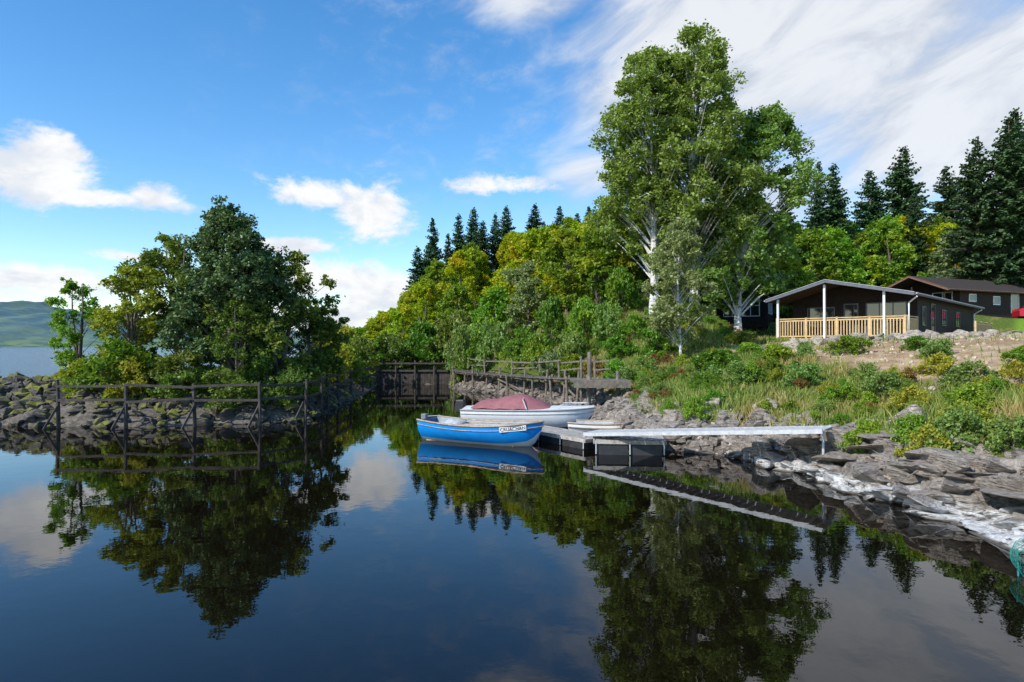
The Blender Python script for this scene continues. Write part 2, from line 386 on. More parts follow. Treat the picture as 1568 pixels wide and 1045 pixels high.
bushes = []
for k, (mt) in enumerate([lf_green, lf_yel, lf_dark, lf_birch, lf_red, lf_pale]):
    bushes.append(tree('bush_%d' % k, [bark, mt], 40+k, 1.0, .75, .02, 24, 10, 20, .085, .02, 'round', rc=.34, ntr=2, inner=.1))
def bush(k, x, y, r, h=None, name='bush', rz=None):
    h = h or r
    return inst(name, bushes[k], (x, y, h1(x, y)-.08*h), r/.85, R.rand()*6 if rz is None else rz, None, h)
for k, x, y, r, hh in [(0,-16,26.6,1.7,2.2),(1,-15.2,26.3,1.3,1.8),(2,-13.2,26.4,1.2,1.3),(0,-17.7,27,1.1,1.5),(2,-11.2,26.2,1.3,1.4),(2,-9.5,27,1.1,1.5),
   (2,-14,27.4,1.6,1.7),(2,-10.2,28,1.4,2.0),(0,-9.9,31,1.2,1.8),(2,-10.6,34,1.5,2.2),(1,-11,38,1.6,2.5),(0,-10.8,41,1.7,2.7),(2,-11.2,45,2,3.0),(1,-11.8,48,2,3.2),(0,-12.6,52,2.4,3.4),
   (2,-9.5,54,2.2,3.0),(0,-7.4,54.5,2.4,3.8),(2,-5.2,54.5,2.2,4.4),(3,-3.6,51,1.8,4.0),(0,-2.6,48,1.5,2.8),(3,-1.4,46.5,1.5,3.4),(0,.6,44,1.4,2.6),(3,-3.5,48.5,1.3,4.2),(0,2.8,44,1.3,3.4),
   (0,8.0,14.9,.5,.8),(1,8.2,15.1,.4,.65),(1,7.9,15.3,.35,.5),(3,9.0,13.3,.65,.9),(1,9.5,13.6,.6,.85),(1,8.4,13.4,.5,.75),(0,8.6,13.9,.5,.75),(3,9.6,12.6,.5,.7),
   (0,8.2,26,1.0,1.0),(3,9.3,21,.7,.75),(3,10.3,18.2,.7,.75),(0,12.3,24,.8,.7),(3,11.8,17,.7,.7),(3,5.6,31.5,.9,1.0),(0,8.0,35.5,1.2,1.9),(4,4.6,36,.9,1.0),(0,6.2,37.5,1.1,1.3),(0,3.6,37.5,1.1,1.3),
   (5,2.3,39,1.0,1.6),(4,12.6,25,.4,.45),(3,13.6,21,.6,.6),(0,10.8,30,.9,.7),(2,12.5,35.5,.9,.8),(0,6.9,23,.6,.6),(3,7.8,22,.7,.7),(0,9.6,24,.8,.8),(1,9.9,16.4,.6,.7),(0,10.6,15,.6,.7),
   (0,14.2,23.0,.6,.5),(0,13.8,17.6,.7,.7),(1,12.4,19.2,.6,.6),(3,6.0,40.5,1.3,2.4),(0,7.4,39.6,1.0,1.4),(0,4.6,42,1.5,3.0),(3,3.6,40.5,1.1,1.9),(0,7.2,44,1.6,3.2),(2,10.6,40.2,1.1,1.4),(0,5.4,34.2,.9,1.1),(3,6.8,33.0,.8,.9),(0,1.6,42.2,1.1,2.2),(1,9.8,36.6,.8,.9)]:
    bush(k, x, y, r, hh)
ug = empty('undergrowth')
n = 0
while n < 280:
    x = R.uniform(2, 24); y = R.uniform(14, 44)
    d = float(sdf(LAND, np.array([x]), np.array([y]))[0]); s_ = float(sdf(SAND, np.array([x]), np.array([y]))[0])
    if d < 1.3 or s_ > (-.1 if R.rand() < .94 else 2.5): continue
    if abs(x-17) < 6 and y > 31 and x > 14: continue
    k = [0,0,3,1,3,4,0][R.randint(7)]; r = R.uniform(.16, .45)
    o = bush(k, x, y, r, r*R.uniform(1.0,1.7), 'shrub'); o.parent = ug; n += 1

# forest : canopy height limited along the hill by its exposure to wind (lower to the west)
def canopy(x, y): return 3+y*float(np.interp(x/y, [-.25,-.209,-.164,-.104,-.024,.036,.12,.3,.45,.55,.7,.8], [.03,.045,.085,.138,.168,.182,.20,.215,.225,.23,.215,.18]))
FT = []
for k, mt in enumerate([lf_lime, lf_lime, lf_green, lf_green, lf_pale, lf_lime]):
    FT.append(tree('forest_tree_%d' % k, [bark, mt], 60+k, 9.5, 3.1, .08, 56, 10, 20, .35, .16, 'round' if k != 4 else 'tall', rc=.26, inner=.35))
forest = empty('forest')
for yy in np.arange(54, 90, 4.8):
    for xx in np.arange(-17, 70, 4.1):
        x = xx+R.uniform(-1.5,1.5); y = yy+R.uniform(-1.7,1.7)
        d = float(sdf(LAND, np.array([x]), np.array([y]))[0])
        if d < 1.2 or (-11.5 < x < -4 and y < 55.5): continue
        if x > 24 and y < 67: continue
        if 14 < x < 25 and y < 57: continue
        if x > 52 and y < 64: continue
        if x < 13: k = [0,1,5,0,2,1][R.randint(6)] if y > 58 else [2,1,0,5,3,0][R.randint(6)]
        else: k = [2,3,2,3,2,0][R.randint(6)] if x < 50 else [2,3][R.randint(2)]
        z0 = h1(x, y)-.3
        s = min(R.uniform(.75,1.1), (canopy(x,y)-z0)/9.6*R.uniform(.82,1.05))
        s = max(s, .3)
        if y < 60 and x < 14: s *= .75
        o = inst('forest_tree', FT[k], (x, y, z0), max(s*.95,.42), R.rand()*6, forest, s)
for x, y, s, k in [(1.2,49.5,.6,4),(4,48,.66,2),(6,46,.6,3),(7.6,50,.8,2),(11,51,.8,3),(23,57,.85,2),(-1.4,52,.6,2),(26.5,58,.85,3),(30,61,.85,2),(66,62,1.0,3),(60,66,.9,2),(47,69,.95,4),(49.5,66.5,.8,4),(14.5,56,.8,3),(18,57,.85,2),(21,57,.8,3),(17.5,53.5,.75,2),(22,52.5,.7,3)]:
    inst('forest_tree', FT[k], (x, y, h1(x,y)-.2), s, R.rand()*6, forest)
CO = [conifer('conifer_%d' % k, [bark, lf_con], 80+k, 14, rr, sparse=sp, nb=nb_) for k, (rr, sp, nb_) in enumerate([(2.8,.0,10),(3.3,.05,10),(4.1,.12,11)])]
cf = empty('conifer_stand')
for k, (x, z) in enumerate([(-12.9,16.4),(-10.2,20.2),(-11.6,17.2),(-7.0,20.9),(-5.6,21.6),(-4.0,19.6),(-1.9,21.2),(-.5,22.4),(2.7,22.9),(4.4,20.2),(6.4,21.5),(10.6,23.8),(9.0,21.0),(-8.6,17.8)]):
    y = 86+R.uniform(-3,3); x = x*y/88+R.uniform(-.4,.4); z0 = h1(x,y); z = min(z, 22.2)-.4
    s = (z-z0)/14; inst('conifer', CO[R.randint(2)], (x, y, z0), max(.7,s*.95)*R.uniform(.8,1.15), R.rand()*6, cf, s, (R.normal()*.015,R.normal()*.015))
for x, y, z, k in [(34.9,75,24.3,0),(36.8,75,24,1),(38.6,77,21.5,0),(31.5,75,21.5,1),(50.5,85,28.9,2),(47.4,86,26.3,2),(53.4,80,25.1,2),(47.2,66,24.0,2),(49.8,65,26,2),(52.3,67,27.5,2),(54.6,66,25.5,2),(56.5,72,27,2),(44.3,72,20,1),(56,63,24,1)]:
    z0 = h1(x,y); s = (z-z0)/14; inst('conifer', CO[k], (x, y, z0), max(.6,s*.9)*(1.05 if k==2 else 1)*R.uniform(.85,1.1), R.rand()*6, cf, s, (R.normal()*.015,R.normal()*.015))

# ------------------------------------------------------------------ grass
NG = 90000
gx = R.uniform(2, 26, NG*3); gy = 13+(R.rand(NG*3)**1.3)*36
dd = sdf(LAND, gx, gy); dsn = sdf(SAND, gx, gy)+1.0*wob(gx, gy, .8, 3)
keep = (dd > 1.1+.5*R.rand(len(gx))) & ((dsn < -.1) | ((R.rand(len(gx)) < .03)))
keep &= (wob(gx, gy, .7, 9)+R.normal(size=len(gx))*.5 > -.5)
lx = R.uniform(-15.5,-9, 10000); ly = R.uniform(24, 50, 10000)
k2 = sdf(LAND, lx, ly) > 1.3
gx = np.concatenate([gx[keep][:NG], lx[k2]]); gy = np.concatenate([gy[keep][:NG], ly[k2]]); n = len(gx)
gz = H(gx, gy)-.03
hh = R.uniform(.10,.36,n)*(1+.6*wob(gx, gy, .5, 2)); hh = np.clip(hh, .08, .48)
a = R.rand(n)*6.283; w = R.uniform(.010,.024,n)*(1+gy/40)
lean = R.normal(size=(n,2))*.35*hh[:,None]
b0 = np.stack([gx-np.cos(a)*w, gy-np.sin(a)*w, gz], -1); b1_ = np.stack([gx+np.cos(a)*w, gy+np.sin(a)*w, gz], -1)
tp = np.stack([gx+lean[:,0], gy+lean[:,1], gz+hh], -1)
m_grass = leafmat('grass_mat', (.11,.22,.02), (.36,.34,.10), (.42,.32,.13), transl=.3, hv=.0)
mb = MB(); mb.add(np.stack([b0,b1_,tp],1).reshape(-1,3), np.arange(n*3).reshape(-1,3)); mb.obj('grass', [m_grass])

# ------------------------------------------------------------------ rocks
def hull(seed, sx, sy, sz, npt=12):
    g = np.random.RandomState(seed); bm = bmesh.new()
    for k in range(npt):
        v = g.normal(size=3); v /= np.max(np.abs(v))**.7*np.linalg.norm(v)**.3; bm.verts.new((v[0]*sx, v[1]*sy, v[2]*sz))
    r = bmesh.ops.convex_hull(bm, input=bm.verts)
    bmesh.ops.delete(bm, geom=list(set(e for e in r['geom_interior'] if isinstance(e, bmesh.types.BMVert))), context='VERTS')
    bmesh.ops.bevel(bm, geom=bm.edges[:], offset=.04*min(sx,sy,sz)*2, segments=1, affect='EDGES')
    bmesh.ops.triangulate(bm, faces=bm.faces)
    bm.verts.index_update()
    V = np.array([v.co for v in bm.verts]); Fc = np.array([[v.index for v in f.verts] for f in bm.faces]); bm.free()
    return V, Fc
HU = [hull(100+k, .5, .38, .2+.02*k) for k in range(10)]
def rotm(g, amt):
    ax, ay, az = g.normal()*amt, g.normal()*amt, g.rand()*6.283
    return np.array(Matrix.Rotation(az,3,'Z') @ Matrix.Rotation(ax,3,'X') @ Matrix.Rotation(ay,3,'Y'))
def rockmat(name, a, b, white=False, moss=0.):
    m, nt, p = newmat(name)
    P = nt.pos(); S = nt.sep(P); g = nt.new('ShaderNodeNewGeometry').outputs['Random Per Island']
    n = nt.noise(P, 9, 6, .7)
    vm = nt.new('ShaderNodeVectorMath', operation='MULTIPLY'); nt.l.new(P, vm.inputs[0]); vm.inputs[1].default_value = (1,1.5,9)
    ns = nt.noise(vm.outputs[0], 3, 4, .6)
    c = nt.mix(g, a, b); c = nt.mix(nt.ss(n, .3, .7), nt.mix(1., c, (.45,.43,.41), 'MULTIPLY'), c)
    c = nt.mix(nt.ss(ns, .5, .75), c, (.36,.32,.27) if white else (.25,.22,.19))
    c = nt.mix(nt.ss(ns, .42, .34), c, (.06,.05,.043))
    if moss: c = nt.mix(nt.m('MULTIPLY', nt.ss(nt.noise(P,1.2,4),.46,.56), nt.ss(nt.sep(nt.new('ShaderNodeNewGeometry').outputs['Normal'])[2],.2,.7)), c, (.19,.19,.025))
    wet = nt.ss(S[2], .12, .0); c = nt.mix(nt.m('MULTIPLY', wet, .7), c, (.03,.025,.02))
    if white:
        zz = nt.m('ADD', S[2], nt.m('ADD', nt.m('MULTIPLY', nt.m('SUBTRACT', nt.noise(P, 1.6, 3, .6), .5), .5), nt.m('MULTIPLY', nt.m('SUBTRACT', n, .5), .5)))
        mk = nt.m('MULTIPLY', nt.ss(zz, .28, .20), nt.m('MULTIPLY', nt.ss(S[1], 17.6, 16.4), nt.ss(S[2], 0.02, .06)))
        mk = nt.m('MULTIPLY', mk, nt.ss(ns, .36, .5))
        c = nt.mix(nt.m('MULTIPLY', mk, .9), c, nt.mix(nt.ss(n,.35,.6), (.40,.39,.37), (.70,.70,.69)))
    nt.l.new(c, p.inputs['Base Color']); p.inputs['Roughness'].default_value = .8
    nt.l.new(nt.bump(nt.m('ADD', n, nt.m('MULTIPLY', ns, 2.)), .9, .05), p.inputs['Normal'])
    return m
m_rockR = rockmat('rock_mat', (.25,.215,.18), (.44,.38,.32), True)
m_rockL = rockmat('dark_rock_mat', (.07,.062,.053), (.14,.125,.105), moss=1)
def rocks(name, mat, n, region, dr, sr, amt=.35, seed=5, zoff=.0, flat=1.):
    g = np.random.RandomState(seed); mb = MB(); c = 0
    N = 60000
    x = g.uniform(region[0], region[1], N); y = g.uniform(region[2], region[3], N)
    d = sdf(LAND, x, y); k = np.where((d > dr[0]) & (d < dr[1]))[0][:n]
    z = H(x[k], y[k])
    for q, idx in enumerate(k):
        V, Fc = HU[g.randint(len(HU))]
        s = sr[0]+(sr[1]-sr[0])*g.rand()**2.2
        mb.add((V*s*np.array([1,1,(.8+.6*g.rand())*flat])) @ rotm(g, amt).T + np.array([x[idx], y[idx], z[q]+zoff*s]), Fc)
    return mb.obj(name, [mat])
rocks('shore_rocks', m_rockR, 1900, (2,10,8,34), (-.35,1.9), (.14,.8), .3, 5, .05, .75)
rocks('shore_rocks', m_rockR, 450, (-5,4,31,52), (-.3,1.2), (.2,.7), .4, 6, .05, .8)
rocks('shore_rocks', m_rockL, 1900, (-34,-8,23,40), (-.5,2.0), (.18,.85), .4, 7, .05, .85)
rocks('shore_rocks', m_rockL, 700, (-34,-16,23,40), (1.5,5.0), (.3,1.0), .4, 17, .05, 1)
rocks('gravel', simple('gravel_mat', (.36,.31,.26), .9, .4, 20), 2600, (3,12,13,30), (-.1,2.6), (.06,.2), .8, 8, .02)
# loose stones on the earth bank
rocks('gravel', simple('earth_stone_mat', (.45,.36,.27), .9, .3, 20), 1500, (11,26,15,33), (2,30), (.05,.22), .8, 28, .02)
# big layered slabs of the right foreground
mb = MB(); g = np.random.RandomState(3)
V = LAND[1:8]
for k in range(190):
    t = g.rand()*5.6; i0 = int(t); f = t-i0
    pnt = V[i0]*(1-f)+V[i0+1]*f
    if pnt[1] < 5: continue
    off = g.rand()**1.1*2.0-.1
    x = pnt[0]+off; y = pnt[1]+g.uniform(-.3,.3)
    Vv, Fc = HU[g.randint(10)]
    s = g.uniform(.7, 2.1)
    M = Matrix.Rotation(1.2+g.normal()*.2,3,'Z') @ Matrix.Rotation(g.normal()*.07,3,'X') @ Matrix.Rotation(.16+g.normal()*.08,3,'Y')
    mb.add((Vv*s*np.array([1.25,.85,.42])) @ np.array(M).T+np.array([x,y,h1(x,y)+g.uniform(-.08,.06)]), Fc)
mb.obj('rock_slabs', [m_rockR])
# boulders
m_boul = rockmat('boulder_mat', (.46,.40,.32), (.60,.53,.44))
mb = MB(); tt = np.linspace(0,1,50)
for t in tt:
    x = np.interp(t,[0,.6,1],[11.6,17.6,23])+g.normal()*.2; y = np.interp(t,[0,.6,1],[31,28.8,27.5])+g.normal()*.2
    Vv, Fc = HU[g.randint(10)]; s = g.uniform(.45,1.0)
    mb.add((Vv*s*np.array([1,1,1.2])) @ rotm(g,.2).T+np.array([x,y,h1(x,y)+.10*s]), Fc)
for x, y, s in [(9.4,15.4,1.1),(6.3,20.5,.8),(7.5,19.5,.9),(5.5,26,.9),(23.5,31,1.0)]:
    Vv, Fc = HU[g.randint(10)]; mb.add((Vv*s*np.array([1,1,1.1])) @ rotm(g,.2).T+np.array([x,y,h1(x,y)+.08]), Fc)
mb.obj('boulders', [m_boul])

# ------------------------------------------------------------------ timber things
wood = simple('weathered_wood_mat', (.17,.145,.115), .85, .35, 4, .5)
wood_dk = simple('dark_wood_mat', (.065,.053,.043), .85, .35, 4, .5)
def fence(name, pts, tops, bottoms, rails, mat, post=.13, braces=False):
    mb = MB()
    for k, (x, y) in enumerate(pts):
        j = R.normal(size=2)*.07
        mb.tube([(x,y,bottoms[k]),(x+j[0],y+j[1],tops[k]+R.uniform(-.05,.18))], [post*.55, post*.42], 7)
        if braces: mb.beam((x-.02,y-.05,tops[k]-.8),(x-.45,y-.5,-.4),.07,.07)
    for k in range(len(pts)-1):
        for r in rails:
            a = (*pts[k], tops[k]-r+R.normal()*.05); b = (*pts[k+1], tops[k+1]-r+R.normal()*.05)
            mb.beam(np.array(a)+[0,-.08,0], np.array(b)+[0,-.08,0], .05, .09)
    return mb.obj(name, [mat])
LF = [(-16.6,24.0),(-14.2,24.1),(-11.8,24.4),(-9.5,24.7),(-8.3,26.2),(-8.2,28.2),(-8.7,31),(-9.0,34),(-9.3,38),(-9.6,42),(-9.9,46),(-10.2,50)]
fence('wooden_fence', LF, [1.62,1.6,1.58,1.58,1.58,1.6,1.6,1.6,1.6,1.55,1.5,1.4], [-.6]*12, [.06,.55], wood_dk, .14, True)
mb = MB()
for k, x in enumerate(np.arange(-10.6,-4.7,.22)):
    mb.box(x, x+.205, 51.55+.02*(k%2), 51.65+.02*(k%2), -.5, 1.15+.1*R.rand())
mb.box(-10.7,-4.6,51.42,51.5,1.0,1.14)
for x in np.arange(-10.6,-4.5,1.5): mb.tube([(x,51.35,-.5),(x,51.35,1.9)], .08, 7)
mb.box(-10.7,-4.6,51.2,51.27,1.6,1.72)
mb.obj('retaining_wall', [wood_dk])
# walkway on the right bank
WK = [(-4.6,49.5),(-4.0,46.5),(-2.6,43.8),(-.9,41),(.6,38),(1.7,35),(2.5,32.4),(2.9,30),(3.3,28.4)]
WZ = [1.2,1.15,1.1,1.1,1.15,1.2,1.3,1.4,1.42]
mb = MB()
for k in range(len(WK)-1):
    a = np.array([*WK[k],WZ[k]]); b = np.array([*WK[k+1],WZ[k+1]]); d = (b-a)/np.linalg.norm(b-a); nrm = np.array([-d[1],d[0],0]); nrm /= np.linalg.norm(nrm)
    if nrm[0] < 0: nrm = -nrm
    for off in (0,.5,1.0): mb.beam(a+nrm*off, b+nrm*off, .07,.10)
    L = np.linalg.norm(b-a)
    for q in np.arange(0, L, .17):
        if R.rand() < .10: continue
        c0 = a+d*q; mb.beam(c0-nrm*(.12+R.rand()*.12)+[0,0,.075+R.rand()*.03], c0+nrm*1.12+[0,0,.075+R.rand()*.03], .15,.035)
    for f_ in (0,.5):
        for off in (0,1.0):
            j = R.normal()*.12; c0 = a+(b-a)*f_+nrm*off
            mb.tube([c0+[0,0,-2.2], c0+[j,0,((1.0 if off else .35) if f_ == 0 else .1)+R.rand()*.25]], .06, 7)
    mb.beam(a+nrm*1+[0,0,.95+R.normal()*.06], b+nrm*1+[0,0,.95+R.normal()*.06],.05,.07)
    if k % 2: mb.beam(a+nrm*1+[0,0,.5], b+nrm*1+[0,0,.6],.05,.07)
    if k % 3 == 0: mb.beam(a+[0,0,-.15], b+[0,0,-.7],.05,.08)
mb.tube([(3.3,28.2,-.5),(3.35,28.2,2.75)], .09, 8); mb.tube([(4.6,28.4,.3),(4.6,28.4,1.9)], .09, 8)
mb.box(2.6,5.0,27.6,29.2,1.48,1.56); mb.box(2.6,5.0,27.5,27.6,1.25,1.55); mb.tube([(4.9,27.7,.2),(4.9,27.7,1.5)],.08,7)
mb.obj('timber_walkway', [wood])

# ------------------------------------------------------------------ gangway and pontoons
alu = simple('galvanised_mat', (.50,.51,.52), .55, .15, 8, .1, metallic=.2)
plank = simple('pontoon_plank_mat', (.36,.33,.29), .8, .3, 8, .3)
blackpl = simple('float_mat', (.03,.03,.033), .5, .3, 5)
mb = MB(); a = np.array([2.3,18.9,.50]); b = np.array([7.2,14.95,1.10]); d = (b-a)/np.linalg.norm(b-a); nrm = np.cross(d,[0,0,1]); nrm /= np.linalg.norm(nrm)
for sgn in (-.42,.42):
    mb.beam(a+nrm*sgn, b+nrm*sgn, .05,.10)
L = np.linalg.norm(b-a)
for q in np.arange(.05, L, .2): mb.beam(a+d*q-nrm*.38+[0,0,.03], a+d*q+nrm*.38+[0,0,.03], .185,.025, 1)
for q in np.arange(0, L, .6): mb.beam(a+d*q-nrm*.4-[0,0,.05], a+d*q+nrm*.4-[0,0,.05], .05,.05)
mb.tube([b+[-.05,.1,-.6], b+[-.05,.1,.0]], .03, 8)
mb.obj('gangway', [alu, simple('gangway_deck_mat', (.48,.48,.46), .7, .2, 10, .2)])
def pontoon(name, cx, cy, L, W, rz, top, mats):
    mb = MB(); 
    for k, x in enumerate(np.arange(-L/2, L/2-.01, .16)): mb.box(x, x+.145, -W/2, W/2, top-.035, top, 0)
    for y0 in (-W/2-.045, W/2+.005): mb.box(-L/2-.02, L/2+.02, y0, y0+.04, top-.10, top+.01, 0)
    for x0 in (-L/2-.07, L/2+.03): mb.box(x0, x0+.04, -W/2-.045, W/2+.045, top-.10, top+.01, 0)
    nfl = max(2, int(L/.9)); w = L/nfl
    for k in range(nfl): mb.box(-L/2+k*w+.05, -L/2+(k+1)*w-.05, -W/2+.0, W/2-.03, -.2, top-.11, 1)
    for k in range(nfl+1): mb.box(-L/2+k*w-.018, -L/2+k*w+.018, -W/2-.06, -W/2-.047, 0.02, top-.02, 2)
    return mb.obj(name, mats, loc=(cx,cy,0), rotz=rz, bevel=.008)
pontoon('floating_pontoon', 3.3, 18.55, 1.85, 1.0, math.radians(-6), .40, [plank, blackpl, alu])
pontoon('floating_pontoon', 1.6, 20.6, 3.2, 1.0, math.radians(-55), .30, [plank, blackpl, alu])

# ------------------------------------------------------------------ boats
def hull_mesh(mb, L, B, st, mats, nst=22, nsec=11, transom=.75, inner=True, split=.45, depth=.2):
    t = np.linspace(0,1,nst)
    half = B/2*np.where(t < .45, transom+(1-transom)*np.sin(t/.45*math.pi/2), np.cos(np.clip((t-.45)/.55,0,1)**1.7*math.pi/2)**.75)
    half = np.maximum(half, .012)
    sheer = st(t); keel = -depth+np.interp(t,[0,.75,.93,1],[.03,0,.12,sheer[-1]*.55+depth])
    u = np.linspace(0,1,nsec)
    def sect(inset):
        out = []
        for k in range(nst):
            hb = max(half[k]-inset,.006); z0 = keel[k]+inset*1.6; z1 = sheer[k]
            yy = hb*np.sin(u*math.pi/2)**.8; zz = z0+(z1-z0)*(1-np.cos(u*math.pi/2)**.9)*.45+(z1-z0)*u*.55
            out.append(np.stack([np.full(nsec, t[k]*L)-(.1*(1-u)*(t[k]**6)), yy, zz],-1))
        return np.array(out)
    for inset, flip in ((0,False),(.045,True)) if inner else ((0,False),):
        S = sect(inset)
        for sg in (1,-1):
            G = S*np.array([1,sg,1])
            i = np.arange(nst-1)[:,None]*nsec; j = np.arange(nsec-1)[None]
            f = np.stack([i+j,i+j+1,i+nsec+j+1,i+nsec+j],-1)
            if (sg == 1) ^ flip: f = f[...,::-1]
            if flip: mb.add(G.reshape(-1,3), f.reshape(-1,4), mats[2])
            else:
                jc = int(split*nsec)
                mb.add(G.reshape(-1,3), f[:,:jc].reshape(-1,4), mats[1]); mb.add(G.reshape(-1,3), f[:,jc:].reshape(-1,4), mats[0])
        tr = np.concatenate([S[0], (S[0]*np.array([1,-1,1]))[::-1]])
        mb.add(tr, [list(range(len(tr)))], mats[0] if not flip else mats[2])
    gun = np.stack([t*L, half+.01, sheer+.012],-1)
    for sg in (1,-1): mb.tube(gun*np.array([1,sg,1]), .032, 6, mats[3])
    rub = np.stack([t*L, half*.985+.012, sheer-.13],-1)
    for sg in (1,-1): mb.tube(rub*np.array([1,sg,1]), .014, 5, mats[3])
    return t*L, half, sheer
blue = simple('blue_paint_mat', (.006,.24,.68), .32, .10, 3); white = simple('white_paint_mat', (.76,.77,.78), .35, .05, 4)
grey_in = simple('boat_inside_mat', (.34,.38,.42), .6, .2, 5); ltwood = simple('varnished_wood_mat', (.36,.27,.18), .5, .25, 8)
dark = simple('black_rubber_mat', (.02,.02,.022), .5, .2, 6)
bl_dk = simple('pale_hull_paint_mat', (.62,.68,.72), .4, .06, 3)
root = empty('rowing_boat', (-2.75,21.35,0), math.atan2(-.46,.888))
mb = MB(); X_, Hf, Sh = hull_mesh(mb, 4.15, 1.55, lambda t: .50+.26*t**2.5+.16*(1-t)**2.2, (0,1,2,3), split=.42, depth=.14)
mb.obj('hull', [blue, bl_dk, grey_in, ltwood], root, smooth=True)
mb = MB()
for x, w in ((.45,.35),(1.5,.26),(2.6,.26)):
    hb = np.interp(x, X_, Hf)-.06; z = np.interp(x, X_, Sh)-.16; mb.box(x, x+w, -hb, hb, z, z+.035)
mb.box(.15,3.3,-.3,.3,-.02,.02)
mb.beam((.5,.25,.52),(3.2,.42,.6),.045,.045); mb.beam((3.0,.40,.595),(3.7,.48,.63),.12,.02)
mb.beam((.4,-.25,.52),(3.1,-.3,.58),.045,.045)
mb.obj('thwarts_and_oars', [ltwood], root, bevel=.006)
mb = MB()
mb.box(-.20,-.02,-.10,.10,.60,.80); mb.box(-.17,-.07,-.05,.05,-.25,.62); mb.beam((.0,0,.72),(.45,.1,.76),.03,.03)
mb.obj('outboard_motor', [simple('motor_mat',(.16,.17,.19),.4,.1,5)], root, bevel=.04)
mb = MB(); V0, F0 = HU[2]; mb.add(V0*[.9,.8,.6]+[.95,.1,.56], F0); V0, F0 = HU[4]; mb.add(V0*[.8,1.1,.5]+[3.1,0,.5], F0)
mb.obj('tarpaulin', [simple('tarp_mat',(.36,.38,.40),.7,.2,6)], root, smooth=True)
x0, x1 = 3.05, 3.78
ya, yb = -np.interp(x0,X_,Hf)-.03, -np.interp(x1,X_,Hf)-.03; za, zb = np.interp(x0,X_,Sh)-.10, np.interp(x1,X_,Sh)-.10
mb = MB(); mb.beam((x0,ya,za),(x1,yb,zb),.02,.15); mb.obj('name_board', [white], root)
cu = bpy.data.curves.new('boat_name','FONT'); cu.body = 'CRUACHAN'; cu.size = .135; cu.extrude = .003; cu.align_x='CENTER'; cu.align_y='CENTER'
to = bpy.data.objects.new('boat_name', cu); COL.objects.link(to); to.parent = root; cu.materials.append(dark)
ang = math.atan2(yb-ya, x1-x0); to.location = ((x0+x1)/2+.016*math.sin(ang), (ya+yb)/2-.016, (za+zb)/2); 
to.rotation_euler = (math.pi/2, -math.atan2(zb-za,x1-x0), ang)

maroon = simple('maroon_canvas_mat', (.27,.10,.11), .75, .15, 5, .2)
root = empty('motor_boat', (-1.75,25.2,0), math.atan2(-1.0,4.7))
mb = MB(); X_, Hf, Sh = hull_mesh(mb, 4.9, 1.9, lambda t: .62+.10*t**2, (0,1,0,2), split=.45, transom=.9, inner=False, depth=.25)
for k in range(len(X_)-1):
    mb.add([(X_[k],-Hf[k],Sh[k]),(X_[k+1],-Hf[k+1],Sh[k+1]),(X_[k+1],0,Sh[k+1]+.10),(X_[k],0,Sh[k]+.10),(X_[k+1],Hf[k+1],Sh[k+1]),(X_[k],Hf[k],Sh[k])],
           [(0,1,2,3),(3,2,4,5)], 0)
mb.obj('hull', [white, simple('navy_lower_hull_mat',(.02,.025,.04),.35,.1,4), simple('grey_rubbing_strip_mat',(.3,.3,.3),.5,.1,4)], root, smooth=True)  # white upper hull, dark navy tone on the lower hull
mb = MB(); n = 14; m_ = 11
cx = np.linspace(.35,3.35,n); prof = np.interp(cx,[.35,.6,1.2,2.0,2.45,3.35],[.06,.26,.32,.50,.46,.05])
wd = np.array([np.interp(c_,X_,Hf) for c_ in cx])*.82*np.interp(cx,[.35,2.4,3.35],[1,1,.7])
a_ = np.linspace(-1,1,m_)
G = np.stack([np.repeat(cx[:,None],m_,1), wd[:,None]*a_[None], .69+prof[:,None]*(1-np.abs(a_[None])**2.6)+.02*np.sin(cx*9)[:,None]],-1)
mb.add(G.reshape(-1,3), np.stack([(np.arange(n-1)[:,None]*m_+np.arange(m_-1)[None])+k for k in (0,m_,m_+1,1)],-1).reshape(-1,4))
mb.obj('canopy', [maroon], root, smooth=True)
mb = MB(); mb.tube([(2.5,-.8,.7),(2.35,-.7,1.02),(2.25,0,1.15),(2.35,.7,1.02),(2.5,.8,.7)],.02,6)
mb.tube([(3.6,-.5,.72),(3.7,-.45,.85),(4.5,-.15,.9),(4.7,0,.9),(4.5,.15,.9),(3.7,.45,.85),(3.6,.5,.72)],.013,6)
mb.obj('rails', [alu], root)
mb = MB(); mb.box(-.4,-.05,-.17,.17,.45,.95); mb.box(-.3,-.12,-.07,.07,-.3,.45); mb.obj('outboard_motor', [dark], root, bevel=.05)
root = empty('dinghy', (2.1,22.9,0), -.45)
mb = MB(); hull_mesh(mb, 2.3, 1.1, lambda t: .36+.08*t**2, (0,0,1,2), split=.3, depth=.1)
mb.obj('hull', [white, grey_in, ltwood], root, smooth=True)

# ------------------------------------------------------------------ lodges
def cladding(name, col):
    m, nt, p = newmat(name)
    P = nt.pos(); S = nt.sep(P)
    fr = nt.m('FRACT', nt.m('MULTIPLY', S[2], 6.5))
    n = nt.noise(P, 5, 4, .6)
    c = nt.mix(nt.ss(n,.3,.7), tuple(x*.8 for x in col), tuple(x*1.25 for x in col))
    c = nt.mix(nt.ss(fr, .10, .0), c, (.008,.006,.005))
    nt.l.new(c, p.inputs['Base Color']); p.inputs['Roughness'].default_value = .7; p.inputs['Specular IOR Level'].default_value = .2
    nt.l.new(nt.bump(fr, .6, .02), p.inputs['Normal']); return m
clad = cladding('charcoal_cladding_mat', (.024,.018,.017))
clad2 = cladding('brown_cladding_light_mat', (.055,.034,.026))
roofm = simple('roof_felt_mat', (.06,.048,.042), .95, .25, 12, .4, spec=.1)
pinew = simple('new_pine_mat', (.58,.40,.19), .6, .15, 6)
